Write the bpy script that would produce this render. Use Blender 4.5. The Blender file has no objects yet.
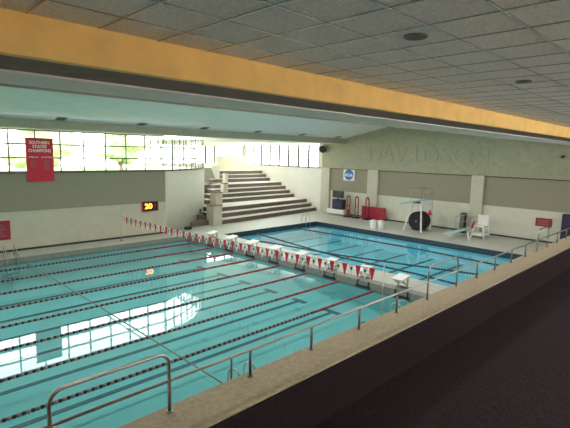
import bpy, bmesh, math, random
from mathutils import Vector, Matrix, noise
random.seed(7)
S = bpy.context.scene
FILL = 26  # strength of the added fill lights over the pools
COL = S.collection

# ------------------------------------------------------------------ materials
def mat(name, col, rough=.6, metal=0., var=.08, scale=6., bump=0., spec=.5, col2=None, bscale=None):
    m = bpy.data.materials.new(name); m.use_nodes = True
    nt = m.node_tree; N = nt.nodes; L = nt.links
    b = N['Principled BSDF']
    b.inputs['Roughness'].default_value = rough; b.inputs['Metallic'].default_value = metal
    b.inputs['Specular IOR Level'].default_value = spec
    tc = N.new('ShaderNodeTexCoord'); nz = N.new('ShaderNodeTexNoise')
    nz.inputs['Scale'].default_value = scale; nz.inputs['Detail'].default_value = 4
    L.new(tc.outputs['Object'], nz.inputs['Vector'])
    cr = N.new('ShaderNodeValToRGB')
    c2 = col2 or tuple(max(0, c*(1-2*var)) for c in col)
    c1 = col if col2 else tuple(min(1, c*(1+var)) for c in col)
    cr.color_ramp.elements[0].position = .3; cr.color_ramp.elements[1].position = .7
    cr.color_ramp.elements[0].color = (*c2, 1); cr.color_ramp.elements[1].color = (*c1, 1)
    L.new(nz.outputs['Fac'], cr.inputs['Fac']); L.new(cr.outputs['Color'], b.inputs['Base Color'])
    if bump:
        n2 = N.new('ShaderNodeTexNoise'); n2.inputs['Scale'].default_value = bscale or scale*5
        L.new(tc.outputs['Object'], n2.inputs['Vector'])
        bp = N.new('ShaderNodeBump'); bp.inputs['Strength'].default_value = bump; bp.inputs['Distance'].default_value = .02
        L.new(n2.outputs['Fac'], bp.inputs['Height']); L.new(bp.outputs['Normal'], b.inputs['Normal'])
    return m

def emit(name, col, s):
    m = bpy.data.materials.new(name); m.use_nodes = True; N = m.node_tree.nodes
    b = N['Principled BSDF']; b.inputs['Base Color'].default_value = (*[c*.5 for c in col], 1)
    b.inputs['Emission Color'].default_value = (*col, 1); b.inputs['Emission Strength'].default_value = s
    return m

def clear(name, tint, ior, rough, bump=0., bscale=1.):
    """clear sheet: Fresnel mix of mirror and tinted see-through"""
    m = bpy.data.materials.new(name); m.use_nodes = True
    nt = m.node_tree; N = nt.nodes; L = nt.links; N.clear()
    out = N.new('ShaderNodeOutputMaterial'); mx = N.new('ShaderNodeMixShader')
    ge = N.new('ShaderNodeNewGeometry'); dt = N.new('ShaderNodeVectorMath'); dt.operation = 'DOT_PRODUCT'
    L.new(ge.outputs['Normal'], dt.inputs[0]); L.new(ge.outputs['Incoming'], dt.inputs[1])
    def mth(op, a, b=None):
        n = N.new('ShaderNodeMath'); n.operation = op
        for i, v in enumerate((a, b)):
            if v is None: continue
            if isinstance(v, (int, float)): n.inputs[i].default_value = v
            else: L.new(v, n.inputs[i])
        return n.outputs[0]
    f0 = ((ior-1)/(ior+1))**2
    fres = mth('ADD', f0, mth('MULTIPLY', 1-f0, mth('POWER', mth('SUBTRACT', 1, mth('ABSOLUTE', dt.outputs['Value'])), 5)))
    tr = N.new('ShaderNodeBsdfTransparent'); tr.inputs['Color'].default_value = (*tint, 1)
    gl = N.new('ShaderNodeBsdfGlossy'); gl.inputs['Roughness'].default_value = rough
    L.new(fres, mx.inputs['Fac']); L.new(tr.outputs[0], mx.inputs[1]); L.new(gl.outputs[0], mx.inputs[2])
    L.new(mx.outputs[0], out.inputs['Surface'])
    if bump:
        tc = N.new('ShaderNodeTexCoord'); nz = N.new('ShaderNodeTexNoise')
        nz.inputs['Scale'].default_value = bscale; nz.inputs['Detail'].default_value = 2
        L.new(tc.outputs['Object'], nz.inputs['Vector'])
        bp = N.new('ShaderNodeBump'); bp.inputs['Strength'].default_value = 1; bp.inputs['Distance'].default_value = bump
        L.new(nz.outputs['Fac'], bp.inputs['Height']); L.new(bp.outputs['Normal'], gl.inputs['Normal'])
    return m

M = dict(
    tan=mat('acoustic tan panel', (.33, .30, .225), .9, var=.05, scale=9, bump=.4, bscale=60),
    cream=mat('cream wall paint', (.58, .54, .44), .7, var=.03, scale=2),
    olive=mat('painted block upper wall', (.38, .36, .25), .8, var=.05, scale=3, bump=.1),
    suntint=mat('wall paint with sun tint', (.76, .70, .50), .7, var=.02, scale=2),  # yellow tint stands in for sunlight on the wall
    bayc=mat('white bay ceiling paint', (.86, .85, .82), .7, var=.02, scale=2),
    bay=mat('white wall paint with window light', (.80, .77, .70), .7, var=.02, scale=2),  # white raised to stand in for stronger window light in the bay
    white=mat('white wall paint', (.68, .655, .56), .7, var=.02, scale=2),
    fascia=mat('beige fascia paint', (.40, .38, .29), .8, var=.04, scale=3),
    ceil=mat('pale grey ceiling paint', (.84, .82, .79), .8, var=.03, scale=1.5),
    deck=mat('pale deck tile', (.52, .51, .46), .45, var=.05, scale=3, bump=.05),
    gutter=mat('grey gutter tile', (.27, .26, .24), .5, var=.12, scale=8, bump=.1),
    band=mat('dark waterline tile', (.035, .05, .07), .3, var=.2, scale=10),
    teal=mat('teal pool floor', (.30, .63, .69), .6, var=.03, scale=.6),
    blue=mat('blue pool floor', (.30, .70, .82), .6, var=.04, scale=.6),
    black=mat('dark lane tile', (.04, .11, .15), .5, var=.2),
    parapet=mat('tan sealed concrete', (.44, .35, .24), .7, var=.10, scale=14, bump=.15),
    dark=mat('dark brown carpet', (.034, .023, .027), .95, var=.25, scale=25, bump=.3, spec=.1),
    tile=mat('mottled ceiling tile', (.90, .85, .83), .9, var=.10, scale=30, bump=.3, bscale=80),
    grid=mat('ceiling grid metal', (.50, .47, .44), .24, .9, var=.05),
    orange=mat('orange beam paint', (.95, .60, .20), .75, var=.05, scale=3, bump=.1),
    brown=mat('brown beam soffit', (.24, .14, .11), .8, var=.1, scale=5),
    mull=mat('bronze window frame', (.10, .095, .08), .5, .3, var=.05),
    sill=mat('brown sill', (.16, .12, .085), .6, var=.1),
    redbr=mat('red-brown trim', (.16, .06, .04), .6, var=.1),
    base=mat('dark baseboard', (.04, .04, .035), .5, var=.1),
    steel=mat('brushed steel', (.55, .54, .52), .28, 1., var=.05, scale=20),
    steeld=mat('weathered steel post', (.22, .21, .20), .4, .8, var=.1, scale=20),
    red=mat('red cloth', (.62, .015, .04), .6, var=.06, scale=8),
    redd=mat('dull red plastic', (.36, .02, .04), .5, var=.08, scale=8),
    whitep=mat('white plastic', (.80, .80, .77), .45, var=.02),
    blackp=mat('black plastic', (.015, .014, .016), .45, var=.1),
    rose=mat('faded rose float', (.34, .20, .20), .5, var=.1),
    purp=mat('dark purple vinyl', (.035, .025, .085), .6, var=.1),
    plum=mat('near black plum sheeting', (.022, .014, .024), .7, var=.2, scale=10, bump=.2),
    riser=mat('dark brown step face', (.17, .13, .11), .8, var=.12, scale=6),
    tread=mat('pale step tread', (.70, .67, .62), .6, var=.05, scale=4),
    board=mat('pale blue board', (.42, .66, .70), .5, var=.05),
    sblue=mat('sign blue', (.03, .16, .50), .5, var=.03),
    rope=mat('grey rope', (.22, .21, .19), .8, var=.1, scale=20),
    grass=mat('lawn grass', (.16, .30, .07), .9, var=.15, scale=2),
    leaf=mat('tree leaves', (.42, .52, .26), .8, var=.25, scale=3, bump=.15),
    bark=mat('tree bark', (.16, .11, .08), .9, var=.2, scale=8),
    led=emit('orange display digits', (1, .24, .02), 1.6),
    glass=clear('window glass', (.94, .97, .96), 1.45, 0.),
)
# ------------------------------------------------------------------ mesh helpers
class MB:
    def __init__(s): s.bm = bmesh.new(); s.mi = 0
    def _f(s, vs, smooth=False):
        try:
            f = s.bm.faces.new(vs); f.material_index = s.mi; f.smooth = smooth
        except ValueError: pass
    def box(s, x0, x1, y0, y1, z0, z1, mx=None):
        c = [Vector((x, y, z)) for z in (z0, z1) for y in (y0, y1) for x in (x0, x1)]
        if mx: c = [mx @ v for v in c]
        v = [s.bm.verts.new(p) for p in c]
        for q in ((0, 2, 3, 1), (4, 5, 7, 6), (0, 1, 5, 4), (2, 6, 7, 3), (0, 4, 6, 2), (1, 3, 7, 5)): s._f([v[i] for i in q])
        return s
    def bar(s, a, b, w, h, up=(0, 0, 1)):
        a = Vector(a); b = Vector(b); d = (b-a).normalized(); u = Vector(up)
        if abs(d.dot(u)) > .98: u = Vector((0, 1, 0))
        r = d.cross(u).normalized(); u = r.cross(d)
        mx = Matrix((r, d, u)).transposed().to_4x4(); mx.translation = a
        return s.box(-w/2, w/2, 0, (b-a).length, -h/2, h/2, mx)
    def tube(s, pts, r, seg=8, closed=False, cap=True):
        pts = [Vector(p) for p in pts]; n = len(pts); rings = []; pu = None
        for i, p in enumerate(pts):
            if closed: d = pts[(i+1) % n]-pts[i-1]
            else: d = pts[min(i+1, n-1)]-pts[max(i-1, 0)]
            d.normalize()
            u = pu if pu else (Vector((0, 0, 1)) if abs(d.z) < .9 else Vector((1, 0, 0)))
            u = (u-d*u.dot(d)).normalized(); w = d.cross(u); pu = u
            rr = r[i] if isinstance(r, (list, tuple)) else r
            rings.append([s.bm.verts.new(p+(u*math.cos(t)+w*math.sin(t))*rr) for t in [2*math.pi*k/seg for k in range(seg)]])
        for i in range(n if closed else n-1):
            A = rings[i]; B = rings[(i+1) % n]
            for k in range(seg): s._f([A[k], A[(k+1) % seg], B[(k+1) % seg], B[k]], True)
        if cap and not closed: s._f(rings[0][::-1]); s._f(rings[-1])
        return s
    def prism(s, poly, vec):
        """closed polygon (3-D points) swept along vec"""
        vec = Vector(vec); a = [s.bm.verts.new(Vector(p)) for p in poly]; b = [s.bm.verts.new(Vector(p)+vec) for p in poly]
        n = len(a)
        for i in range(n): s._f([a[i], a[(i+1) % n], b[(i+1) % n], b[i]])
        s._f(a[::-1]); s._f(b); return s
    def ball(s, c, r, sub=2, sq=(1, 1, 1), jit=0.):
        g = bmesh.ops.create_icosphere(s.bm, subdivisions=sub, radius=1)
        for v in g['verts']:
            k = 1+jit*noise.noise(v.co*2.3+Vector(c))
            v.co = Vector(c)+Vector((v.co.x*sq[0], v.co.y*sq[1], v.co.z*sq[2]))*r*k
        for v in g['verts']:
            for f in v.link_faces: f.material_index = s.mi; f.smooth = True
        return s
    def build(s, name, mats, parent=None, loc=(0, 0, 0), bevel=0.):
        bmesh.ops.recalc_face_normals(s.bm, faces=s.bm.faces[:])
        me = bpy.data.meshes.new(name); s.bm.to_mesh(me); s.bm.free()
        for m in (mats if isinstance(mats, (list, tuple)) else [mats]): me.materials.append(m)
        o = bpy.data.objects.new(name, me); COL.objects.link(o); o.location = loc
        if parent: o.parent = parent
        if bevel:
            b = o.modifiers.new('Bevel', 'BEVEL'); b.width = bevel; b.segments = 2; b.limit_method = 'ANGLE'
        return o

def struct(o, label=None):
    o['kind'] = 'structure'
    if label: o['label'] = label
    return o
def tag(o, label, cat, group=None):
    o['label'] = label; o['category'] = cat
    if group: o['group'] = group
    return o
def thing(name, loc, label, cat, group=None, rz=0):
    o = bpy.data.objects.new(name, None); COL.objects.link(o); o.location = loc; o.rotation_euler.z = rz
    o.empty_display_size = .2
    return tag(o, label, cat, group)
def dup(o, loc, label, group=None, rz=None):
    c = o.copy(); COL.objects.link(c); c.location = loc; c['label'] = label
    if group: c['group'] = group
    if rz is not None: c.rotation_euler.z = rz
    for ch in list(o.children):
        d = ch.copy(); COL.objects.link(d); d.parent = c
        for g in list(ch.children):
            e = g.copy(); COL.objects.link(e); e.parent = d
    return c
def text(name, body, size, ext, m, mx, parent=None, width=None, align='CENTER', bold=0.):
    cu = bpy.data.curves.new(name, 'FONT'); cu.body = body; cu.size = size; cu.extrude = ext; cu.offset = bold
    cu.align_x = align; cu.align_y = 'CENTER'
    t = bpy.data.objects.new(name, cu); COL.objects.link(t)
    bpy.context.view_layer.update()
    me = bpy.data.meshes.new_from_object(t.evaluated_get(bpy.context.evaluated_depsgraph_get()))
    bpy.data.objects.remove(t)
    if width:
        xs = [v.co.x for v in me.vertices]; k = width/(max(xs)-min(xs))
        for v in me.vertices: v.co.x *= k
    me.name = name; me.materials.clear(); me.materials.append(m)
    o = bpy.data.objects.new(name, me); COL.objects.link(o)
    me.transform(mx)
    if parent: o.parent = parent
    return o
RW = Matrix(((0, 0, -1, 0), (-1, 0, 0, 0), (0, 1, 0, 0), (0, 0, 0, 1)))     # lettering on the end wall (faces -X)
FW = Matrix(((1, 0, 0, 0), (0, 0, -1, 0), (0, 1, 0, 0), (0, 0, 0, 1)))      # lettering on the window wall (faces -Y)
def at(mx, x, y, z): return Matrix.Translation((x, y, z)) @ mx

# ------------------------------------------------------------------ camera
F, YAW, PIT, ROLL, H = 450.145, .78398, .134672, .02317, 6.449
fw = Vector((math.cos(YAW)*math.cos(PIT), math.sin(YAW)*math.cos(PIT), -math.sin(PIT)))
r = Vector((math.sin(YAW), -math.cos(YAW), 0)); u = r.cross(fw)
r2 = r*math.cos(ROLL)+u*math.sin(ROLL); u2 = u*math.cos(ROLL)-r*math.sin(ROLL)
cam = bpy.data.cameras.new('camera'); co = bpy.data.objects.new('camera', cam); COL.objects.link(co)
mw = Matrix((r2, u2, -fw)).transposed().to_4x4(); mw.translation = (0, 0, H); co.matrix_world = mw
cam.sensor_width = 36; cam.lens = F/570*36; cam.clip_start = .05; cam.clip_end = 400
S.camera = co

# ------------------------------------------------------------------ setting
D = .3                       # deck height over the water
XL, XR, YN, YF = -9., 37., -4., 29.8
P1 = (-5., 18., 8.7, 28.0)   # racing pool x0 x1 y0 y1
P2 = (20.35, 31.0, 8.7, 26.85)  # diving pool
LANE = 2.13
ropeY = [9.51+LANE*k for k in range(1, 9)]
laneY = [9.51+LANE*(k+.5) for k in range(8)]

b = MB()
def slab(x0, x1, y0, y1, mi=0): b.mi = mi; b.box(x0, x1, y0, y1, D-.25, D)
slab(XL, P1[0], YN, YF+16); slab(P1[0], 18.0, YN, P1[2]); slab(P1[0], 18.0, P1[3], YF+1)
slab(18.55, P2[0], P1[2], P1[3]); slab(18.0, 18.55, P1[2], P1[3], 1)
slab(18.0, P2[0], YN, P1[2]); slab(18.0, P2[0], P1[3], 45)
slab(P2[0], P2[1], YN, P2[2]); slab(P2[0], P2[1], P2[3], 45); slab(P2[1], XR, YN, 45)
struct(b.build('floor', [M['deck'], M['gutter']]))

def basin(name, P, zf, m, lines, face):
    x0, x1, y0, y1 = P; b = MB(); w = .25
    b.box(x0-w, x1+w, y0-w, y1+w, zf-.2, zf)
    b.box(x0-w, x0, y0-w, y1+w, zf, D-.25); b.box(x1, x1+w, y0-w, y1+w, zf, D-.25)
    b.box(x0, x1, y0-w, y0, zf, D-.25); b.box(x0, x1, y1, y1+w, zf, D-.25)
    b.mi = 1
    for l in lines: b.box(*l)
    b.mi = 2                                        # waterline tile band
    t = .012
    b.box(x0, x0+t, y0, y1, -.12, D-.02); b.box(x0, x1, y0, y0+t, -.12, D-.02); b.mi = face; b.box(x0, x1, y1-t, y1, -.12, D-.02); b.box(x1-t, x1, y0, y1, -.12, D-.02)
    return struct(b.build(name, [m, M['black'], M['band'], M['gutter']]))
zf = -.9
L1 = []
for y in laneY:
    L1 += [(-3., 16.2, y-.10, y+.10, zf, zf+.012), (15.9, 16.2, y-.45, y+.45, zf, zf+.013)]
basin('floor_racing_pool', P1, zf, M['teal'], L1, 3)
L2 = [(21.5, 30.2, y-.12, y+.12, zf, zf+.012) for y in laneY[:8]]
basin('floor_diving_pool', P2, zf, M['blue'], L2, 2)
WAT1 = clear('racing pool water', (.66, .86, .85), 1.333, .008, .0016, .55)
WAT2 = clear('diving pool water', (.60, .90, .96), 1.333, .008, .0016, .55)
for nm, P, m in (('racing_pool_water', P1, WAT1), ('diving_pool_water', P2, WAT2)):
    b = MB(); x0, x1, y0, y1 = P; b._f([b.bm.verts.new(p) for p in ((x0, y0, 0), (x1, y0, 0), (x1, y1, 0), (x0, y1, 0))])
    struct(b.build(nm, m))

# window wall, straight part
ZB, ZT = 5.0, 7.45
XC = 17.25
b = MB(); b.box(XL, XC, YF, YF+.3, D, 2.66); struct(b.build('wall_far', M['cream']))
b = MB(); b.box(XL, XC, YF-.03, YF+.3, 2.66, ZB); struct(b.build('trim_1', M['tan']))
b = MB(); b.box(XL, XC+.05, YF-.1, YF+.32, ZB-.1, ZB); struct(b.build('trim_2', M['sill']))
b = MB(); b.box(XL, XC, YF-.03, YF, D, D+.12); struct(b.build('baseboard_far', M['base']))
b = MB(); b.box(XL, XR, 28.3, 28.55, 7.5, 8.6); b.box(XL, XC, 28.55, YF+.25, 7.5, 7.7)
struct(b.build('trim_3', M['fascia']))
b = MB()
b.prism([(XC, 28.55, 7.5), (XR+.3, 28.55, 7.5), (XR+.3, 44.8, 7.5), (23.75, 44.8, 7.5), (23.75, 34.8, 7.5), (22.6, 32.95, 7.5), (20.5, 31.1, 7.5), (18.8, 30.4, 7.5), (XC, 29.95, 7.5)], (0, 0, .2))
struct(b.build('ceiling_bay', M['bayc']))
wn = 0
def window(p, q, zb=ZB, zt=ZT, rows=3, w=.075, top=.05, frame=None, dp=.05):
    """one window bay between plan points p and q"""
    global wn; wn += 1
    p = Vector((*p, 0)); q = Vector((*q, 0)); d = (q-p); ln = d.length; d.normalize()
    mx = Matrix((d, Vector((-d.y, d.x, 0)), Vector((0, 0, 1)))).transposed().to_4x4(); mx.translation = p
    b = MB()
    b.box(0, w/2, -dp, dp, zb, zt, mx); b.box(ln-w/2, ln, -dp, dp, zb, zt, mx)
    for k in range(rows+1):
        z = zb+(zt-zb)*k/rows; hh = .04
        b.box(w/2, ln-w/2, -dp*.8, dp*.8, max(zb, z-hh), min(zt, z+hh), mx)
    f = struct(b.build('window_%d' % wn, frame or M['mull']))
    g = MB(); g._f([g.bm.verts.new(mx @ Vector(v)) for v in ((w/2, 0, zb+.02), (ln-w/2, 0, zb+.02), (ln-w/2, 0, zt-.02), (w/2, 0, zt-.02))])
    g.build('pane', M['glass'], f)
x = 7.22-1.42*11
while x < XC-.2:
    window((max(x, XL), YF+.1), (min(x+1.42, XC), YF+.1)); x += 1.42
b = MB(); b.box(XL, XC, YF, YF+.25, ZT, 7.5); struct(b.build('trim_4', M['fascia']))

# curved white wall leading into the bleacher bay
def bez(t):
    a, c, e = (17.25, 29.8), (21.3, 30.9), (24.0, 34.5)
    return tuple(a[i]*(1-t)**2+2*c[i]*t*(1-t)+e[i]*t*t for i in (0, 1))
cv = [bez(k/24) for k in range(25)]+[(24.0, 39.0), (24.0, 45.0)]
def curtain(pts, z0, z1, th):
    b = MB(); n = len(pts); ring = []
    for i, p in enumerate(pts):
        d = Vector(pts[min(i+1, n-1)])-Vector(pts[max(i-1, 0)]); d.normalize(); nrm = Vector((-d.y, d.x))*th
        ring.append([b.bm.verts.new(v) for v in ((p[0], p[1], z0), (p[0], p[1], z1), (p[0]+nrm.x, p[1]+nrm.y, z1), (p[0]+nrm.x, p[1]+nrm.y, z0))])
    for i in range(n-1):
        for k in range(4): b._f([ring[i][k], ring[i][(k+1) % 4], ring[i+1][(k+1) % 4], ring[i+1][k]], k in (0, 2))
    b._f(ring[0]); b._f(ring[-1]); return b
struct(curtain(cv, D, ZB-.1, .25).build('wall_curved', M['white']))
struct(curtain(cv, ZB-.1, ZB, .3).build('trim_5', M['sill']))
nb = 9
for k in range(nb):
    p, q = bez(k/nb), bez((k+1)/nb); window((p[0]-.03, p[1]+.08), (q[0]-.03, q[1]+.08), w=.10, dp=.025)
for k in range(6):
    window((23.9, 34.58+k*1.6), (23.9, 34.58+(k+1)*1.6), rows=1)

# end wall
def gable(y):
    return 8.0+.218*(28.3-y) if y > 17.3 else 8.0+.218*(y-6.3)
b = MB()
b.box(XR, XR+.3, YN, 31.3, D, 2.66)
struct(b.build('wall_end', M['white']))
b = MB(); b.box(XR-.02, XR+.3, YN, 31.3, 2.66, ZB); struct(b.build('trim_6', M['tan']))
b = MB(); b.box(XR-.1, XR, YN, 31.3, ZB-.07, ZB); struct(b.build('trim_7', M['redbr']))
b = MB(); b.box(XR-.03, XR, YN, 31.3, D, D+.12); struct(b.build('baseboard_end', M['base']))
b = MB()
poly = [(XR-.2, YN, ZB), (XR-.2, 31.3, ZB), (XR-.2, 31.3, 8.0), (XR-.2, 28.3, 8.05), (XR-.2, 17.3, 10.45), (XR-.2, 6.3, 8.05), (XR-.2, YN, 8.05)]
b.prism(poly, (.5, 0, 0)); struct(b.build('wall_end_upper', M['olive']))
for y0, y1 in ((30.2, 31.3), (24.25, 25.4), (14.25, 15.25), (4.3, 5.3)):
    b = MB(); b.box(XR-.28, XR, y0, y1, D, ZB+.0); struct(b.build('trim_8', M['cream']))
# bleacher bay: end wall continues, back wall
b = MB(); b.box(XR, XR+.3, 31.3, 45, D, ZB-.1); struct(b.build('wall_bay_right', M['bay']))
b = MB(); b.box(XR-.06, XR+.32, 31.3, 45, ZB-.1, ZB); struct(b.build('trim_9', M['sill']))
for k in range(8): window((XR+.1, 44.4-k*1.556), (XR+.1, 44.4-(k+1)*1.556), w=.30, dp=.03)
b = MB(); b.box(XR, XR+.3, 31.3, 31.95, ZB, 7.5); b.box(XR, XR+.3, 44.4, 45, ZB, 7.5); struct(b.build('wall_bay_corner', M['white']))
b = MB(); b.box(23.7, XR+.3, 44.5, 44.8, D, ZB); struct(b.build('wall_bay_back', M['bay']))
for k in range(9):
    window((23.9+k*1.45, 44.6), (23.9+(k+1)*1.45, 44.6), ZB, 7.1, 1, .42 if k in (5,) else .2)
b = MB(); b.box(23.7, XR+.3, 44.5, 44.8, 7.1, 7.6); struct(b.build('trim_10', M['white']))

# remaining shell
b = MB(); b.box(XL-.3, XL, YN, YF, D, 11); struct(b.build('wall_left', M['cream']))
GX0, GX1, GZ0, GZ1 = 9., 25., 6.2, 7.25          # added unseen window strip that lights the gallery beam
b = MB(); b.box(XL, XR, YN-.3, YN, D, GZ0); b.box(XL, XR, YN-.3, YN, GZ1, 8.2)
b.box(XL, GX0, YN-.3, YN, GZ0, GZ1); b.box(GX1, XR, YN-.3, YN, GZ0, GZ1); struct(b.build('wall_near', M['cream']))
for k in range(8): window((GX0+2*k+2, YN-.15), (GX0+2*k, YN-.15), GZ0, GZ1, 1)  # panes of the added strip, out of view
BY0, BY1, BY2 = 4.35, 5.28, 6.33      # gallery beam: orange face, brown soffit, pale soffit
CZ, BZ = 7.56, 7.21
b = MB()
b.prism([(XL, 28.4, 8.0), (XL, 17.3, 10.42), (XL, 6.3, 8.02), (XL, 6.3, 8.3), (XL, 17.3, 10.7), (XL, 28.4, 8.3)], (XR-XL, 0, 0))
struct(b.build('ceiling', M['ceil']))
b = MB(); b.box(XL, XR-.2, YN, BY0+.02, CZ, CZ+.15); struct(b.build('ceiling_gallery', M['tile']))
b = MB()
for k in range(-13, 55):
    x = .02+.61*k
    if XL < x < XR-.2: b.box(x-.008, x+.008, YN, BY0, CZ-.008, CZ+.01)
for k in range(-6, 8):
    y = .17+.61*k
    if YN < y < BY0: b.box(XL, XR-.2, y-.008, y+.008, CZ-.0085, CZ+.01)
struct(b.build('trim_11', M['grid']))
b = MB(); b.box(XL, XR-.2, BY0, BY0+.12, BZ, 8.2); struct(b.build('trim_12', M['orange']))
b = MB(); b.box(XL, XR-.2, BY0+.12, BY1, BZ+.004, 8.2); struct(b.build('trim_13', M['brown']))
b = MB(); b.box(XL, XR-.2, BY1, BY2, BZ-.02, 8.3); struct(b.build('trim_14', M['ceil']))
b = MB(); b.box(XL, XR-.2, BY2-.05, BY2+.02, BZ-.045, BZ+.3); struct(b.build('trim_15', M['fascia']))

# gallery: floor, parapet
PZ = 2.95
b = MB(); b.box(XL, XR-.2, 4.45, 5.21, 1.75, PZ); struct(b.build('wall_parapet', M['parapet'], bevel=.02))
b = MB(); b.box(XL, XR-.2, 4.40, 4.45, 1.75, PZ-.03); struct(b.build('wall_parapet_lining', M['dark']))
b = MB(); b.box(XL, XR-.2, YN, 4.40, 1.75, 2.05); struct(b.build('floor_gallery', M['dark']))

# ------------------------------------------------------------------ gallery railing
rail = thing('balcony_railing', (0, 5.07, PZ), 'steel tube railing with raised hoops standing on the tan balcony parapet', 'railing')
RZ = .44
b = MB(); b.tube([(-6, 0, RZ), (36.5, 0, RZ)], .022, 10); b.build('top_rail', M['steel'], rail)
hoops = ((1.47, 2.96), (10.12, 11.75), (18.7, 20.0), (27.3, 28.6))
for x0, x1 in hoops:
    pts = [(x0, 0, 0)]; R = .17; z1 = .84
    pts += [(x0, 0, z1-R)]+[(x0+R-R*math.cos(a), 0, z1-R+R*math.sin(a)) for a in [math.pi/2*k/6 for k in range(1, 7)]]
    pts += [(x1-R+R*math.sin(a), 0, z1-R+R*math.cos(a)) for a in [math.pi/2*k/6 for k in range(0, 7)]]+[(x1, 0, 0)]
    b = MB(); b.tube(pts, .024, 10); b.tube([(x0, 0, 0), (x0, 0, .015)], .05); b.tube([(x1, 0, 0), (x1, 0, .015)], .05)
    o = b.build('guard_hoop', M['steel'], rail)
for x in [-4.3, -2.86, -1.43, 0, 4.39, 5.83, 7.28, 8.7, 13.1, 14.5, 15.95, 17.35, 21.4, 22.8, 24.2, 25.6, 30, 31.5, 33, 34.5]:
    b = MB(); b.tube([(x, 0, 0), (x, 0, RZ)], .024, 8); b.tube([(x, 0, 0), (x, 0, .015)], .05); b.build('post', M['steeld'], rail)

# ------------------------------------------------------------------ lane ropes
ordn = ['first', 'second', 'third', 'fourth', 'fifth', 'sixth', 'seventh', 'eighth']
def floats_mesh():
    b = MB(); x = -4.8; i = 0
    while x < 17.75:
        b.mi = 2 if x > 13.3 else (i % 2)
        if b.mi == 2 and i % 6 == 5: b.mi = 0
        b.tube([(x, 0, 0), (x+.02, 0, 0), (x+.085, 0, 0), (x+.1, 0, 0)], [.03, .052, .052, .03], 8)
        x += .105; i += 1
    return b
lr = None
for k, y in enumerate(ropeY):
    lab = ('%s lane rope from the balcony, dark and rose floats turning red at the bulkhead' % ordn[k])
    if lr is None:
        lr = thing('lane_rope', (0, y, .012), lab, 'lane rope', 'lane ropes in the racing pool')
        floats_mesh().build('floats', [M['blackp'], M['rose'], M['redd']], lr)
        b = MB(); b.tube([(-5, 0, 0), (18, 0, 0)], .012, 6); b.build('cable', M['rope'], lr)
    else: dup(lr, (0, y, .012), lab)
def poly_rope(name, pts, lab, z=.012):
    t = thing(name, (0, 0, z), lab, 'lane rope', 'lane ropes in the diving pool')
    P = []
    for i in range(len(pts)-1):
        for k in range(10): P.append(Vector((*pts[i], 0)).lerp(Vector((*pts[i+1], 0)), k/10))
    P.append(Vector((*pts[-1], 0)))
    b = MB(); b.tube(P, .012, 6); b.build('cable', M['rope'], t)
    b = MB(); i = 0
    tot = sum((P[j+1]-P[j]).length for j in range(len(P)-1)); s = .1
    def pt(s):
        for j in range(len(P)-1):
            l = (P[j+1]-P[j]).length
            if s <= l or j == len(P)-2: return P[j].lerp(P[j+1], min(1, s/l))
            s -= l
    while s < tot-.2:
        b.mi = 1 if (i % 7 == 6) else 0
        q = [pt(s), pt(s+.02), pt(s+.12), pt(s+.14)]
        b.tube(q, [.03, .055, .055, .03], 8); s += .15; i += 1
    b.build('floats', [M['band'], M['redd']], t)
poly_rope('lane_rope', [(28.0, 26.8), (28.3, 21.9), (28.45, 15), (28.0, 8.75)], 'dark lane rope across the diving pool nearest the diving boards')
poly_rope('lane_rope', [(23.6, 26.8), (22.75, 21), (22.2, 17), (22.3, 12), (22.0, 8.75)], 'dark lane rope in the diving pool ending closer to the bulkhead at the balcony side')
poly_rope('lane_rope', [(20.7, 26.0), (21.5, 22.5), (22.2, 17.3), (23.5, 12.6), (24.6, 8.75)], 'dark lane rope slanting across the diving pool from the bulkhead corner', .13)
b = MB(); b.tube([(6.95, 28.05, .45), (7.0, 27.6, .12), (7.15, 26, .095), (7.2, 18, .09), (7.15, 8.75, .10), (7.12, 8.55, .34)], .022, 8)
tag(b.build('recall_rope', M['rope']), 'plain grey rope floating across all lanes of the racing pool', 'rope')

# ------------------------------------------------------------------ pennant line with its poles
fp0, fp1 = Vector((13.45, 29.0, D)), Vector((13.5, 8.45, D))
for nm, p, h, lab in (('pennant_pole', fp0, 1.98, 'thin grey pennant pole standing by the window wall'),
                      ('pennant_pole', fp1, 2.35, 'thin pale pennant pole standing beside the balcony parapet')):
    t = thing(nm, p, lab, 'pole', 'pennant poles')
    b = MB(); b.tube([(0, 0, 0), (0, 0, h)], .022, 8); b.build('pole', M['steel'], t)
    b = MB(); b.tube([(0, 0, 0), (0, 0, .04)], .09, 12); b.build('base_socket', M['steeld'], t)
def fline(t):
    p = fp0.lerp(fp1, t); p.z = 1.98+(2.42-1.98)*t-.13*4*t*(1-t); return p
pl = thing('pennant_line', (0, 0, 0), 'string of red and white backstroke pennants hung across the racing pool', 'pennants')
b = MB(); b.tube([fline(k/40) for k in range(41)], .008, 6); b.build('cord', M['rope'], pl)
dy = .31; n = int((fp0.y-fp1.y-.6)/dy)
for k in range(n):
    t0 = (.4+k*dy)/(fp0.y-fp1.y); c = fline(t0+.13/(fp0.y-fp1.y)); hw = .125; sw = random.uniform(-.03, .03)
    b = MB(); b.prism([(c.x-.004, c.y+hw, c.z), (c.x-.004, c.y-hw, c.z), (c.x-.004+sw, c.y-.018, c.z-.44), (c.x-.004+sw, c.y+.018, c.z-.44)], (.006, 0, 0))
    pn = b.build('pennant', M['red'] if k % 2 else M['whitep'], pl)
    pn['label'] = 'red pennant' if k % 2 else 'white pennant with a small dark emblem'
    if k % 2 == 0:
        b = MB(); q = [(c.x-.009+sw*.4, c.y+.045*math.cos(a), c.z-.15+.065*math.sin(a)) for a in [2*math.pi*j/10 for j in range(10)]]
        b.prism(q, (.003, 0, 0)); b.build('emblem', M['blackp'], pn)

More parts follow.
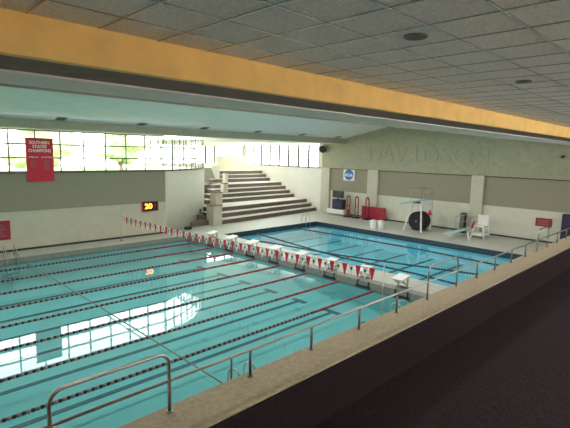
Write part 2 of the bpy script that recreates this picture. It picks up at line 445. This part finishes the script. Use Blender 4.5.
# ------------------------------------------------------------------ starting blocks and touch pads
def block():
    t = thing('starting_block', (18.4, laneY[0], D), '', 'starting block', 'starting blocks on the bulkhead')
    b = MB(); b.prism([(-.38, -.3, .44), (.36, -.3, .56), (.36, -.3, .61), (-.38, -.3, .49)], (0, .6, 0)); b.build('platform', M['whitep'], t, bevel=.012)
    for s in (-1, 1):
        b = MB(); b.bar((.2, s*.24, 0), (.2, s*.24, .54), .06, .06); b.bar((.2, s*.24, .12), (-.28, s*.24, .45), .05, .05); b.build('leg', M['steel'], t)
    b = MB(); b.bar((-.12, -.24, .3), (-.12, .24, .3), .03, .03); b.build('backstroke_grip', M['steel'], t)
    b = MB(); b.box(.12, .32, -.3, .3, 0, .025); b.build('base_plate', M['steeld'], t)
    b = MB(); b.box(.22, .46, -.2, .2, .2, .23); b.build('rear_step', M['whitep'], t)
    return t
sb = None
labs = ['white starting block nearest the balcony on the white bulkhead deck']+['white starting block on the bulkhead, %s from the balcony' % ordn[k] for k in range(1, 7)]+['white starting block on the bulkhead nearest the bleachers']
for k in range(8):
    if sb is None: sb = block(); sb['label'] = labs[0]
    else: dup(sb, (18.4, laneY[k], D), labs[k])
tp = None
for k in range(8):
    lab = 'black touch pad on the bulkhead face, %s from the balcony' % ordn[k]
    if tp is None:
        tp = thing('touch_pad', (17.985, laneY[0]-.3, 0), lab, 'touch pad', 'touch pads along the bulkhead')
        b = MB(); b.box(-.035, 0, -.42, .42, -.03, .09); b.build('pad', M['blackp'], tp)
        for q in (-.32, .32):
            b = MB(); b.prism([(-.02, q-.04, .08), (-.008, q-.04, .08), (-.008, q-.04, D+.002), (.1, q-.04, D+.002), (.1, q-.04, D+.012), (-.02, q-.04, D+.012)], (0, .08, 0)); b.build('hanger', M['blackp'], tp)
    else: dup(tp, (17.985, laneY[k]-.3, 0), lab)

# ------------------------------------------------------------------ pool ladders
def ladder(loc, rz, lab):
    t = thing('pool_ladder', loc, lab, 'pool ladder', 'steel pool ladders', rz)
    for s in (-1, 1):
        pts = [(s*.26, -.5, 0), (s*.26, -.5, .44)]+[(s*.26, -.25-.25*math.cos(a), .44+.25*math.sin(a)) for a in [math.pi*k/8 for k in range(1, 8)]]+[(s*.26, 0, .44), (s*.26, .04, -.2), (s*.26, .05, -1.0)]
        b = MB(); b.tube(pts, .024, 8); b.build('handrail', M['steel'], t)
        b = MB(); b.tube([(s*.26, -.5, 0), (s*.26, -.5, .02)], .06, 10); b.build('flange', M['steel'], t)
    for z in (-.45, -.75, -1.0):
        b = MB(); b.box(-.26, .26, -.02, .10, z-.02, z); b.build('step', M['whitep'], t)
ladder((7.05, 8.7, D), 0, 'steel pool ladder below the railing at the lower left, beside the grey rope')
ladder((14.75, 8.7, D), 0, 'steel pool ladder at the corner of the racing pool by the bulkhead')
ladder((6.6, 27.95, D), math.pi, 'steel pool ladder by the window wall at the far left')
ladder((29.8, 26.8, D), math.pi, 'pale steel pool ladder in front of the bleachers')
t = thing('rope_post', (6.65, 8.4, D), 'short steel post holding the grey rope at the near pool edge', 'post')
b = MB(); b.tube([(0, 0, 0), (0, 0, 1.12)], .025, 8); b.build('pole', M['steeld'], t)
b = MB(); b.tube([(0, 0, 0), (0, 0, .03)], .07, 10); b.build('base_socket', M['steeld'], t)

# ------------------------------------------------------------------ bleachers
bl = thing('bleachers', (30, 31.6, D), 'wide stepped bleachers with dark risers and pale treads in the window bay', 'bleachers')
Yr = [32.1, 32.8, 33.5, 35.5, 36.2, 36.9, 37.6, 39.6, 40.3, 41.0]
def xl(y): return 22.5+.76*(y-30.5)
def cvx(y):                                        # curved wall face at depth y
    return next((p[0] for p in cv if p[1] >= y), 24.0)+.12
for i, y in enumerate(Yr):
    yb = Yr[i+1]+.02 if i < 9 else 44.4; z0 = D+.4*i; z1 = z0+.4
    x0 = (24.0+.9*(i-3)+.6 if i < 7 else 28.6+(i-7)*.8)
    if i < 3: x0 = 22.4+.5*i
    sk = (1.55, 1.35, 1.15, .5, .4, .3, .2, 0, 0, 0)[i]; x0 = x0 if i else 22.82
    def plan(o, z): return [(x0, y-sk-o, z), (XR-.02, y-o, z), (XR-.02, yb, z), (x0, yb, z)]
    zb_ = z0 if i == 0 else z0-.02
    rw = MB(); rw.prism(plan(0, zb_), (0, 0, z1-.05-zb_)); r_ = rw.build('riser', M['riser'], bl, (-30, -31.6, -D))
    tr = MB(); tr.prism(plan(.03, z1-.05), (0, 0, .05)); tr.build('tread', M['tread'], r_)
for i, y in enumerate((30.9, 31.6, 32.3)):          # aisle flight beside the curved wall
    st = MB(); st.box(cvx(y), 22.0, y, 34.0-.6*i, D+.4*i, D+.4*i+.37); r_ = st.build('riser', M['riser'], bl, (-30, -31.6, -D))
    st = MB(); st.box(cvx(y), 22.0, y-.03, 34.0-.6*i, D+.4*i+.37, D+.4*i+.4); st.build('tread', M['riser'], r_)
for i in range(4):                                # upper aisle flight
    y = Yr[3]+.6+.7*i
    st = MB(); st.box(24.15, 28.5, y, 40.35, 1.5+.4*i, 1.87+.4*i); r_ = st.build('riser', M['riser'], bl, (-30, -31.6, -D))
    st = MB(); st.box(24.15, 28.5, y-.03, 40.35, 1.87+.4*i, 1.9+.4*i); st.build('tread', M['tread'] if i == 3 else M['riser'], r_)
# stepped end walls between the aisle and the seats
def endwall(x0, x1, y0, y1, z0, z1):
    b = MB(); b.box(x0, x1, y0, y1, z0, z1); o = struct(b.build('wall_bleacher_end', M['cream']))
    c = MB(); c.box(x0-.04, x1+.04, y0-.04, y1, z1, z1+.06); c.build('cap', M['sill'], o)
endwall(21.93, 22.8, 30.2, 31.2, D, 1.95)
endwall(24.6, 25.29, 33.45, 34.4, 1.3, 2.68)
endwall(27.43, 27.98, 36.1, 36.6, 2.2, 3.25)
endwall(29.57, 29.91, 38.6, 39.1, 3.0, 4.15)
b = MB(); b.box(31.1, XR-.25, 42.3, 42.6, 4.0, 5.93); struct(b.build('wall_bleacher_top', M['suntint']))
b = MB(); b.box(24.0, 29.85, 40.4, 40.6, D, 4.65); struct(b.build('wall_landing', M['tan']))
b = MB(); b.prism([(28.85, 40.2, 4.95), (30.0, 40.2, 4.95), (30.0, 40.2, 3.05), (29.6, 40.2, 3.05)], (0, .1, 0)); struct(b.build('trim_16', M['white']))

# ------------------------------------------------------------------ things on the walls
WX = XR-.2
t = thing('wall_lettering', (WX, 18, 5.6), 'large raised letters in wall colour high on the end wall', 'lettering')
for i, ch in enumerate('DAVIDSON'):
    o = text('letter', ch, 2.2, .022, M['olive'], at(RW, WX-.022, 24.7-i*1.42, 6.5)); o.parent = t; o.matrix_parent_inverse = Matrix.Translation((-WX, -18, -5.6)); o.data.transform(Matrix.Identity(4))

# banner
t = thing('banner', (8.8, YF-.12, 4.4), 'red champions banner with white lettering hung over the windows at left', 'banner')
def loc(o, T): o.parent = T; o.matrix_parent_inverse = Matrix.Translation(-T.location); return o
b = MB(); b.box(8.06, 9.57, YF-.14, YF-.125, 4.42, 6.97); loc(b.build('cloth', M['red']), t)
b = MB(); b.tube([(8.03, YF-.13, 6.98), (9.6, YF-.13, 6.98)], .02, 8); loc(b.build('hanging_rod', M['blackp']), t)
for s, z, w in (('SOUTHERN', 6.72, 1.1), ('STATES', 6.48, .78), ('CHAMPIONS', 6.24, 1.25)):
    loc(text('lettering', s, .25, .003, M['whitep'], at(FW, 8.815, YF-.145, z), None, w, bold=.006), t)
for cx, w, rows, s in ((8.45, .5, 4, 'MEN'), (9.18, .62, 6, 'WOMEN')):
    loc(text('lettering', s, .15, .003, M['whitep'], at(FW, cx, YF-.145, 5.85), None, w), t)
    b = MB()
    for k in range(rows):
        for q in range(4):
            if q != 2 or k % 2: b.box(cx-.14+q*.07, cx-.09+q*.07, YF-.146, YF-.14, 5.62-k*.11, 5.67-k*.11)
    loc(b.build('small_print', M['rose']), t)

def wallsign(name, T, m, box, lab, cat='sign'):
    t = thing(name, T, lab, cat); b = MB(); b.box(*box); loc(b.build('panel', m, bevel=.01), t); return t
t = wallsign('wall_sign', (6.4, YF, 1.0), M['redd'], (5.75, 7.05, YF-.06, YF-.03, 1.04, 2.18), 'red square sign with pale print on the white wall at far left')
b = MB()
for k in range(6): b.box(5.9, 6.85-.1*(k % 3), YF-.066, YF-.058, 1.25+k*.13, 1.29+k*.13)
loc(b.build('small_print', M['rose']), t)
t = wallsign('wall_sign', (XR, 9.7, 1.4), M['redd'], (XR-.06, XR-.02, 9.2, 10.3, 1.48, 2.1), 'red oblong sign on the end wall behind the railing hoop')
b = MB()
for k in range(3): b.box(XR-.066, XR-.058, 9.4+.08*(k % 2), 10.15, 1.62+k*.14, 1.67+k*.14)
loc(b.build('small_print', M['rose']), t)
t = wallsign('wall_sign', (XR, 27.8, 3.8), M['whitep'], (XR-.08, XR-.03, 27.1, 28.5, 3.82, 5.0), 'white square sign with a blue disc on the end wall')
b = MB(); b.prism([(XR-.085, 27.8+.56*math.cos(a), 4.41+.53*math.sin(a)) for a in [2*math.pi*k/32 for k in range(32)]], (-.01, 0, 0)); loc(b.build('disc', M['sblue']), t)
loc(text('lettering', 'NCAA', .4, .004, M['whitep'], at(RW, XR-.1, 27.8, 4.36), None, .98, bold=.012), t)
# pace clock
t = wallsign('pace_clock', (16, YF, 2.1), M['blackp'], (15.42, 16.55, YF-.12, YF-.03, 2.1, 2.72), 'dark digital pace clock with glowing orange digits beside the curved wall', 'clock')
loc(text('digits', '20', .50, .004, M['led'], at(FW, 15.83, YF-.13, 2.41), None, .56, bold=.008), t)
loc(text('digits', '1', .4, .004, M['redd'], at(FW, 16.35, YF-.13, 2.41), None, .1, bold=.02), t)
b = MB(); b.box(15.36, 15.42, YF-.13, YF-.03, 2.06, 2.76); b.box(16.55, 16.61, YF-.13, YF-.03, 2.06, 2.76); b.box(15.42, 16.55, YF-.13, YF-.03, 2.72, 2.76); b.box(15.42, 16.55, YF-.13, YF-.03, 2.06, 2.1)
loc(b.build('case', M['redd']), t)
# corner loudspeaker
t = thing('loudspeaker', (WX-.2, 31.0, 7.0), 'dark round loudspeaker fixed high on the corner pier', 'loudspeaker')
b = MB(); b.tube([(WX-.14, 31.0, 7.0), (WX-.25, 30.95, 6.98), (WX-.5, 30.85, 6.93), (WX-.52, 30.84, 6.93)], [.18, .3, .4, .36], 18); loc(b.build('horn', M['blackp']), t)
b = MB(); b.bar((WX, 31.0, 7.0), (WX-.15, 31.0, 7.0), .1, .1); loc(b.build('bracket', M['steeld']), t)
t = thing('wall_camera', (WX, 8.85, 6.7), 'small dark camera high on the end wall at far right', 'camera')
b = MB(); b.tube([(WX-.1, 8.85, 6.68), (WX-.28, 8.9, 6.62)], .09, 10); loc(b.build('body', M['blackp']), t)
b = MB(); b.bar((WX, 8.85, 6.7), (WX-.14, 8.85, 6.69), .05, .05); loc(b.build('bracket', M['blackp']), t)

# ceiling vents
for i, x in enumerate((9.5, 14.5, 19.4, 24.6, 29.9, 35.0)):
    y = 27.85; z = 8.0+.218*(28.4-y)-.01
    t = thing('ceiling_vent', (x, y, z), 'dark square vent in the pale ceiling above the windows, %s from the left' % ordn[i], 'vent', 'ceiling vents above the windows')
    t.rotation_euler.x = -math.atan(.218)
    b = MB(); w = .24
    b.box(-w, w, -w, w, -.004, .012); b.build('opening', M['blackp'], t)
    b = MB()
    for s in (-1, 1): b.box(s*w-.03, s*w+.03, -w-.03, w+.03, -.02, .01); b.box(-w+.03, w-.03, s*w-.03, s*w+.03, -.02, .01)
    b.build('frame', M['steeld'], t)
    for k in range(4):
        b = MB(); b.box(-w+.03, w-.03, -w+.08+.1*k, -w+.1+.1*k, -.018, 0); b.build('louvre', M['steeld'], t)
# recessed gallery lights
for x, y, lab in ((3.94, 2.26, 'unlit round recessed downlight in the tiled ceiling, larger and nearer one'), (7.16, 2.33, 'unlit round recessed downlight in the tiled ceiling, farther one at right')):
    t = thing('downlight', (x, y, CZ), lab, 'ceiling light', 'recessed downlights in the gallery ceiling')
    b = MB(); b.tube([(0, 0, -.012), (0, 0, -.002)], .095, 24); b.build('baffle', M['blackp'], t)
    b = MB(); b.tube([(.105*math.cos(a), .105*math.sin(a), -.008) for a in [2*math.pi*k/28 for k in range(28)]], .011, 6, True); b.build('trim_ring', M['steeld'], t)

# ------------------------------------------------------------------ diving boards
def stand(loc, h, L, lab, nrail):
    t = thing('diving_board', loc, lab, 'diving board', 'diving boards on the far deck')
    b = MB(); b.box(-L*.62, L*.38, -.25, .25, h-.03, h+.03); b.build('board', M['board'], t, bevel=.01)
    b = MB(); b.tube([(-.1, -.4, h-.1), (-.1, .4, h-.1)], .07, 12); b.build('fulcrum', M['blackp'], t)
    for s in (-1, 1):
        b = MB(); b.bar((-.5, s*.8, 0), (.1, s*.35, h-.08), .12, .10); b.build('front_leg', M['whitep'], t)
        b = MB(); b.bar((1.7, s*.45, 0), (1.45, s*.35, h-.08), .10, .10); b.build('rear_leg', M['whitep'], t)
        b = MB(); b.bar((-.1, s*.35, h-.14), (1.6, s*.35, h-.14), .08, .12); b.build('side_beam', M['whitep'], t)
        b = MB(); b.tube([(-.3, s*.42, h-.1), (-.3, s*.42, h+.95), (-.2, s*.42, h+1.02), (1.75, s*.42, h+1.02), (1.85, s*.42, h+.9), (1.95, s*.45, 0)], .022, 8)
        b.tube([(-.3, s*.42, h+.5), (1.85, s*.42, h+.5)], .018, 6); b.build('handrail', M['steel'], t)
    for k in range(nrail):
        z = .3+k*(h-.3)/max(1, nrail); b = MB(); b.box(1.78, 1.98, -.42, .42, z-.02, z+.02); b.build('ladder_rung', M['whitep'], t)
    return t
t = stand((33.6, 18.3, D), 2.5, 4.9, 'tall diving board on cream legs with handrails by the end wall', 8)
b = MB(); b.prism([(.9, -.55, 1.35), (.9, -.95, 1.35), (.9, -.75, 1.85)], (.02, 0, 0)); b.build('warning_sign', M['red'], t)
b = MB(); b.bar((.93, -.45, 1.5), (.93, -.98, 1.5), .03, .03); b.build('sign_bar', M['whitep'], t)
stand((33.9, 14.5, D), .58, 4.4, 'low pale blue diving board beside the pier on the far deck', 2)
t = thing('cover_roll', (34.1, 18.35, 1.1), 'big round near-black roll under the tall diving board', 'roll')
b = MB(); b.tube([(-.25, 0, 0), (-.2, 0, 0), (.7, 0, 0), (.75, 0, 0)], [.7, .78, .78, .7], 28); b.build('sheeting', M['plum'], t)
b = MB(); b.tube([(-.35, 0, 0), (.85, 0, 0)], .08, 12); b.build('core', M['steeld'], t)
b = MB(); b.box(-.1, .1, -.6, .6, -.8, -.7); b.box(.45, .65, -.6, .6, -.8, -.7); b.build('cradle', M['steeld'], t)
t = thing('lifeguard_chair', (34.9, 13.5, D), 'white guard chair with a red rescue tube beside the low diving board', 'chair')
b = MB(); b.box(-.45, .45, -.4, .4, .9, .97); b.build('seat', M['whitep'], t)
b = MB(); b.box(.38, .45, -.4, .4, .97, 1.75); b.build('backrest', M['whitep'], t)
for sx in (-1, 1):
    for sy in (-1, 1):
        b = MB(); b.bar((sx*.55, sy*.5, 0), (sx*.4, sy*.36, .9), .08, .08); b.build('leg', M['whitep'], t)
b = MB(); b.box(-.6, .6, -.5, .5, .22, .38); b.build('footrest', M['whitep'], t)
b = MB(); b.tube([(-.5, .44, .75), (-.5, .42, 1.0), (-.48, .3, 1.3)], [.06, .08, .06], 10); b.build('rescue_tube', M['red'], t)
t = thing('equipment_locker', (36.32, 15.5, D), 'narrow black locker standing behind the low diving board', 'locker')
b = MB(); b.box(-.25, .25, -.19, .19, .0, 1.62); b.build('body', M['blackp'], t, bevel=.02)
b = MB(); b.box(-.27, -.25, -.15, .15, .05, 1.57); d_ = b.build('door', M['steeld'], t)
b = MB(); b.box(-.3, -.27, .08, .12, .8, .95); b.build('handle', M['steel'], d_)

# ------------------------------------------------------------------ deck equipment by the end wall
t = thing('cloth_table', (36.0, 28.35, D), 'white draped table against the end wall in the far corner', 'table')
b = MB(); b.box(-.4, .4, -1.05, 1.05, .58, .62); b.build('tabletop', M['whitep'], t)
b = MB()
pts = []
for k in range(64):
    a = k/64*4; e = int(a); f = a-e; w = .43+.012*math.sin(k*1.9); v = 1.08+.012*math.sin(k*1.9)
    pts.append(((-w+2*w*f, -v), (w, -v+2*v*f), (w-2*w*f, v), (-w, v-2*v*f))[e])
b.prism([(x, y, .18) for x, y in pts], (0, 0, .45)); b.build('cloth', M['whitep'], t)
for sx in (-1, 1):
    for sy in (-1, 1):
        b = MB(); b.tube([(sx*.33, sy*.95, 0), (sx*.33, sy*.95, .58)], .02, 8); b.build('leg', M['blackp'], t)
t = thing('timing_console', (36.0, 28.2, D+.63), 'larger dark console box standing on the white draped table', 'console')
b = MB(); b.box(-.28, .28, -.66, .66, 0, 1.0); b.build('case', M['blackp'], t, bevel=.02)
b = MB(); b.box(-.3, -.28, -.58, .58, .08, .9); b.build('front_grille', M['purp'], t)
t = thing('monitor', (36.0, 28.35, D+1.63), 'dark flat monitor standing on top of the console box', 'monitor')
b = MB(); b.box(-.08, .08, -.66, .66, .14, .84); b.build('case', M['blackp'], t, bevel=.015)
b = MB(); b.box(-.09, -.08, -.6, .6, .2, .78); b.build('screen', M['base'], t)
b = MB(); b.box(-.14, .14, -.2, .2, 0, .02); b.box(-.03, .03, -.06, .06, .02, .16); b.build('stand', M['blackp'], t)
def paddle(y, full, lab):
    t = thing('upright_frame', (35.8, y, D), lab, 'frame', 'red upright frames by the end wall')
    w = .17; h = 2.1
    pts = [(0, -w, .1), (0, -w, h-w)]+[(0, -w*math.cos(a), h-w+w*math.sin(a)) for a in [math.pi*k/8 for k in range(1, 8)]]+[(0, w, h-w), (0, w, .1)]
    b = MB(); b.tube(pts, .05, 8); b.build('frame', M['redd'], t)
    b = MB(); b.tube([(0, -w*.8, h-w*.7), (0, 0, h+.03), (0, w*.8, h-w*.7)], .06, 8); b.build('top_cap', M['blackp'], t)
    b = MB(); b.box(-.02, .02, -w, w, 1.1, 1.16); b.box(-.02, .02, -w, w, .5 if not full else .1, .56 if not full else .75); b.build('crossbar', M['redd'], t)
    b = MB(); b.box(-.3, .3, -.34, .34, 0, .1); b.build('base', M['plum'], t)
paddle(26.85, True, 'red upright frame closest to the white table')
paddle(25.85, False, 'red upright frame between two like it, middle of the three')
paddle(24.62, False, 'red upright frame standing in front of the pier and red mat')
t = thing('folding_mat', (36.3, 24.3, D), 'red folding mat standing on edge against the end wall pier', 'mat')
zz = [(.0, 1.3), (-.14, .45), (.02, -.3), (-.12, -.85), (.0, -1.4)]
for i in range(4):
    (a0, c0), (a1, c1) = zz[i], zz[i+1]
    b = MB(); b.prism([(a0, c0, .002), (a1, c1, .002), (a1+.07, c1, .002), (a0+.07, c0, .002)], (0, 0, 1.22)); b.build('panel', M['redd'], t, bevel=.01)
def bin_(x, y, lab):
    t = thing('deck_bin', (x, y, D), lab, 'bin', 'white bins at the diving pool edge')
    b = MB(); b.tube([(0, 0, 0), (0, 0, .04), (0, 0, .62)], [.2, .22, .27], 16); b.build('body', M['whitep'], t)
    b = MB(); b.tube([(0, 0, .62), (0, 0, .66), (0, 0, .72)], [.29, .29, .12], 16); b.build('lid', M['whitep'], t)
bin_(32.0, 21.35, 'white bin on the deck in front of the red mat, left of two')
bin_(32.3, 20.75, 'white bin on the deck in front of the red mat, right of two')
t = thing('duffel_bag', (19.35, 30.0, D), 'black duffel bag lying on the deck before the curved wall', 'bag')
b = MB(); b.tube([(-.32, 0, .13), (-.28, 0, .13), (.28, 0, .13), (.32, 0, .13)], [.07, .13, .13, .07], 12); b.build('body', M['blackp'], t)
b = MB(); b.tube([(-.15, -.1, .2), (-.1, -.05, .32), (.1, -.05, .32), (.15, -.1, .2)], .012, 6); b.build('handle', M['purp'], t)
t = thing('padded_cabinet', (36.6, 7.6, D), 'tall dark purple cabinet against the end wall at the right edge', 'cabinet')
b = MB(); b.box(-.3, .3, -.85, .85, .0, 2.3); b.build('body', M['purp'], t, bevel=.02)
for s in (-1, 1):
    b = MB(); b.box(-.33, -.3, min(0.02*s, .8*s), max(.02*s, .8*s), .1, 2.2); d_ = b.build('door', M['purp'], t)
    b = MB(); b.box(-.36, -.33, s*.08-.02, s*.08+.02, 1.0, 1.2); b.build('handle', M['steel'], d_)

# ------------------------------------------------------------------ outside
b = MB(); b.box(-60, 110, 45.2, 160, -.4, 0); b.box(-60, XL-.4, 30.2, 45.2, -.4, 0); b.box(XL-.4, 23.3, 36, 45.2, -.4, 0)
struct(b.build('ground_lawn', M['grass']))
def tree(x, y, h, cr, lab):
    t = thing('tree', (x, y, 0), lab, 'tree', 'trees outside the windows')
    b = MB(); b.tube([(0, 0, 0), (.1, 0, h*.3), (-.05, .1, h*.62)], [.35, .26, .12], 10)
    for k in range(4):
        a = k*1.6; b.tube([(0, 0, h*.32), (cr*.5*math.cos(a), cr*.5*math.sin(a), h*.55)], [.14, .05], 6)
    b.build('trunk', M['bark'], t)
    b = MB()
    for k in range(16):
        a = random.uniform(0, 6.28); rr = cr*random.uniform(0, .75); zc = h*random.uniform(.45, .9)
        b.ball((rr*math.cos(a), rr*math.sin(a), zc), cr*random.uniform(.3, .5), 3, (1, 1, .8), .45)
    b.build('crown', M['leaf'], t)
tree(15.5, 51, 12, 4.0, 'leafy green tree outside the windows right of the red banner')
tree(27.0, 58, 13, 4.0, 'green tree outside seen through the middle of the long windows')
# ------------------------------------------------------------------ light
w = bpy.data.worlds.new('overcast sky'); S.world = w; w.use_nodes = True
bg = w.node_tree.nodes['Background']; bg.inputs['Color'].default_value = (.97, 1., .98, 1); bg.inputs['Strength'].default_value = 1.5
def portal(name, loc, rot, sx, sy):
    l = bpy.data.lights.new(name, 'AREA'); l.shape = 'RECTANGLE'; l.size = sx; l.size_y = sy; l.cycles.is_portal = True
    o = bpy.data.objects.new(name, l); COL.objects.link(o); o.location = loc; o.rotation_euler = rot
portal('daylight_long', ((XL+XC)/2, YF+.5, 6.25), (math.radians(-90), 0, 0), XC-XL, 2.6)
portal('daylight_curve', (20.0, 32.6, 6.25), (math.radians(-90), 0, math.radians(38)), 8.6, 2.6)
portal('daylight_bay', (XR+.5, 36.8, 6.25), (math.radians(-90), 0, math.radians(-90)), 10, 2.6)
portal('daylight_back', (30.4, 45.0, 6.1), (math.radians(-90), 0, 0), 13.5, 2.3)
portal('gallery_fill_portal', ((GX0+GX1)/2, YN-.4, (GZ0+GZ1)/2), (math.radians(90), 0, 0), GX1-GX0, GZ1-GZ0)  # sky light through the added strip behind the gallery
portal('daylight_side', (23.5, 39.5, 6.25), (math.radians(-90), 0, math.radians(90)), 9.8, 2.6)

# added unseen fill lights over the pools, with strip housings built around them
for y in (11.5, 20.5):
    for x, kk in ((4, .7), (12, 1.), (20, 1.1), (28, 1.1)):
        z = gable(y)-.35
        b = MB(); b.box(x-1.25, x+1.25, y-.35, y+.35, z+.02, z+.14); b.box(x-.02, x+.02, y-.02, y+.02, z+.14, gable(y)+.05)
        struct(b.build('fill_housing', M['whitep']))
        l = bpy.data.lights.new('hall_fill', 'AREA'); l.shape = 'RECTANGLE'; l.size = 2.4; l.size_y = .6; l.energy = FILL*1.15*kk; l.color = (1, .94, .86)
        o = bpy.data.objects.new('hall_fill', l); COL.objects.link(o); o.location = (x, y, z)

# added unseen fill light that brightens the gallery ceiling, with a trough below it
b = MB(); b.prism([(XL, YN, 5.75), (XL, YN+.32, 5.75), (XL, YN+.32, 5.95), (XL, YN+.29, 5.95), (XL, YN+.29, 5.78), (XL, YN, 5.78)], (XR-XL, 0, 0)); struct(b.build('fill_trough', M['whitep']))
l = bpy.data.lights.new('gallery_fill', 'AREA'); l.shape = 'RECTANGLE'; l.size = 36; l.size_y = .12; l.energy = 300; l.color = (1, .95, .88)
o = bpy.data.objects.new('gallery_fill', l); COL.objects.link(o); o.location = (18.5, YN+.16, 5.85); o.rotation_euler = (math.radians(150), 0, 0)

S.view_settings.view_transform = 'Standard'; S.view_settings.look = 'None'; S.view_settings.gamma = 1
S.view_settings.use_curve_mapping = False
S.view_settings.exposure = 2.9
S.cycles.use_denoising = True
S.cycles.max_bounces = 14; S.cycles.diffuse_bounces = 8; S.cycles.transparent_max_bounces = 16
S.cycles.caustics_reflective = True
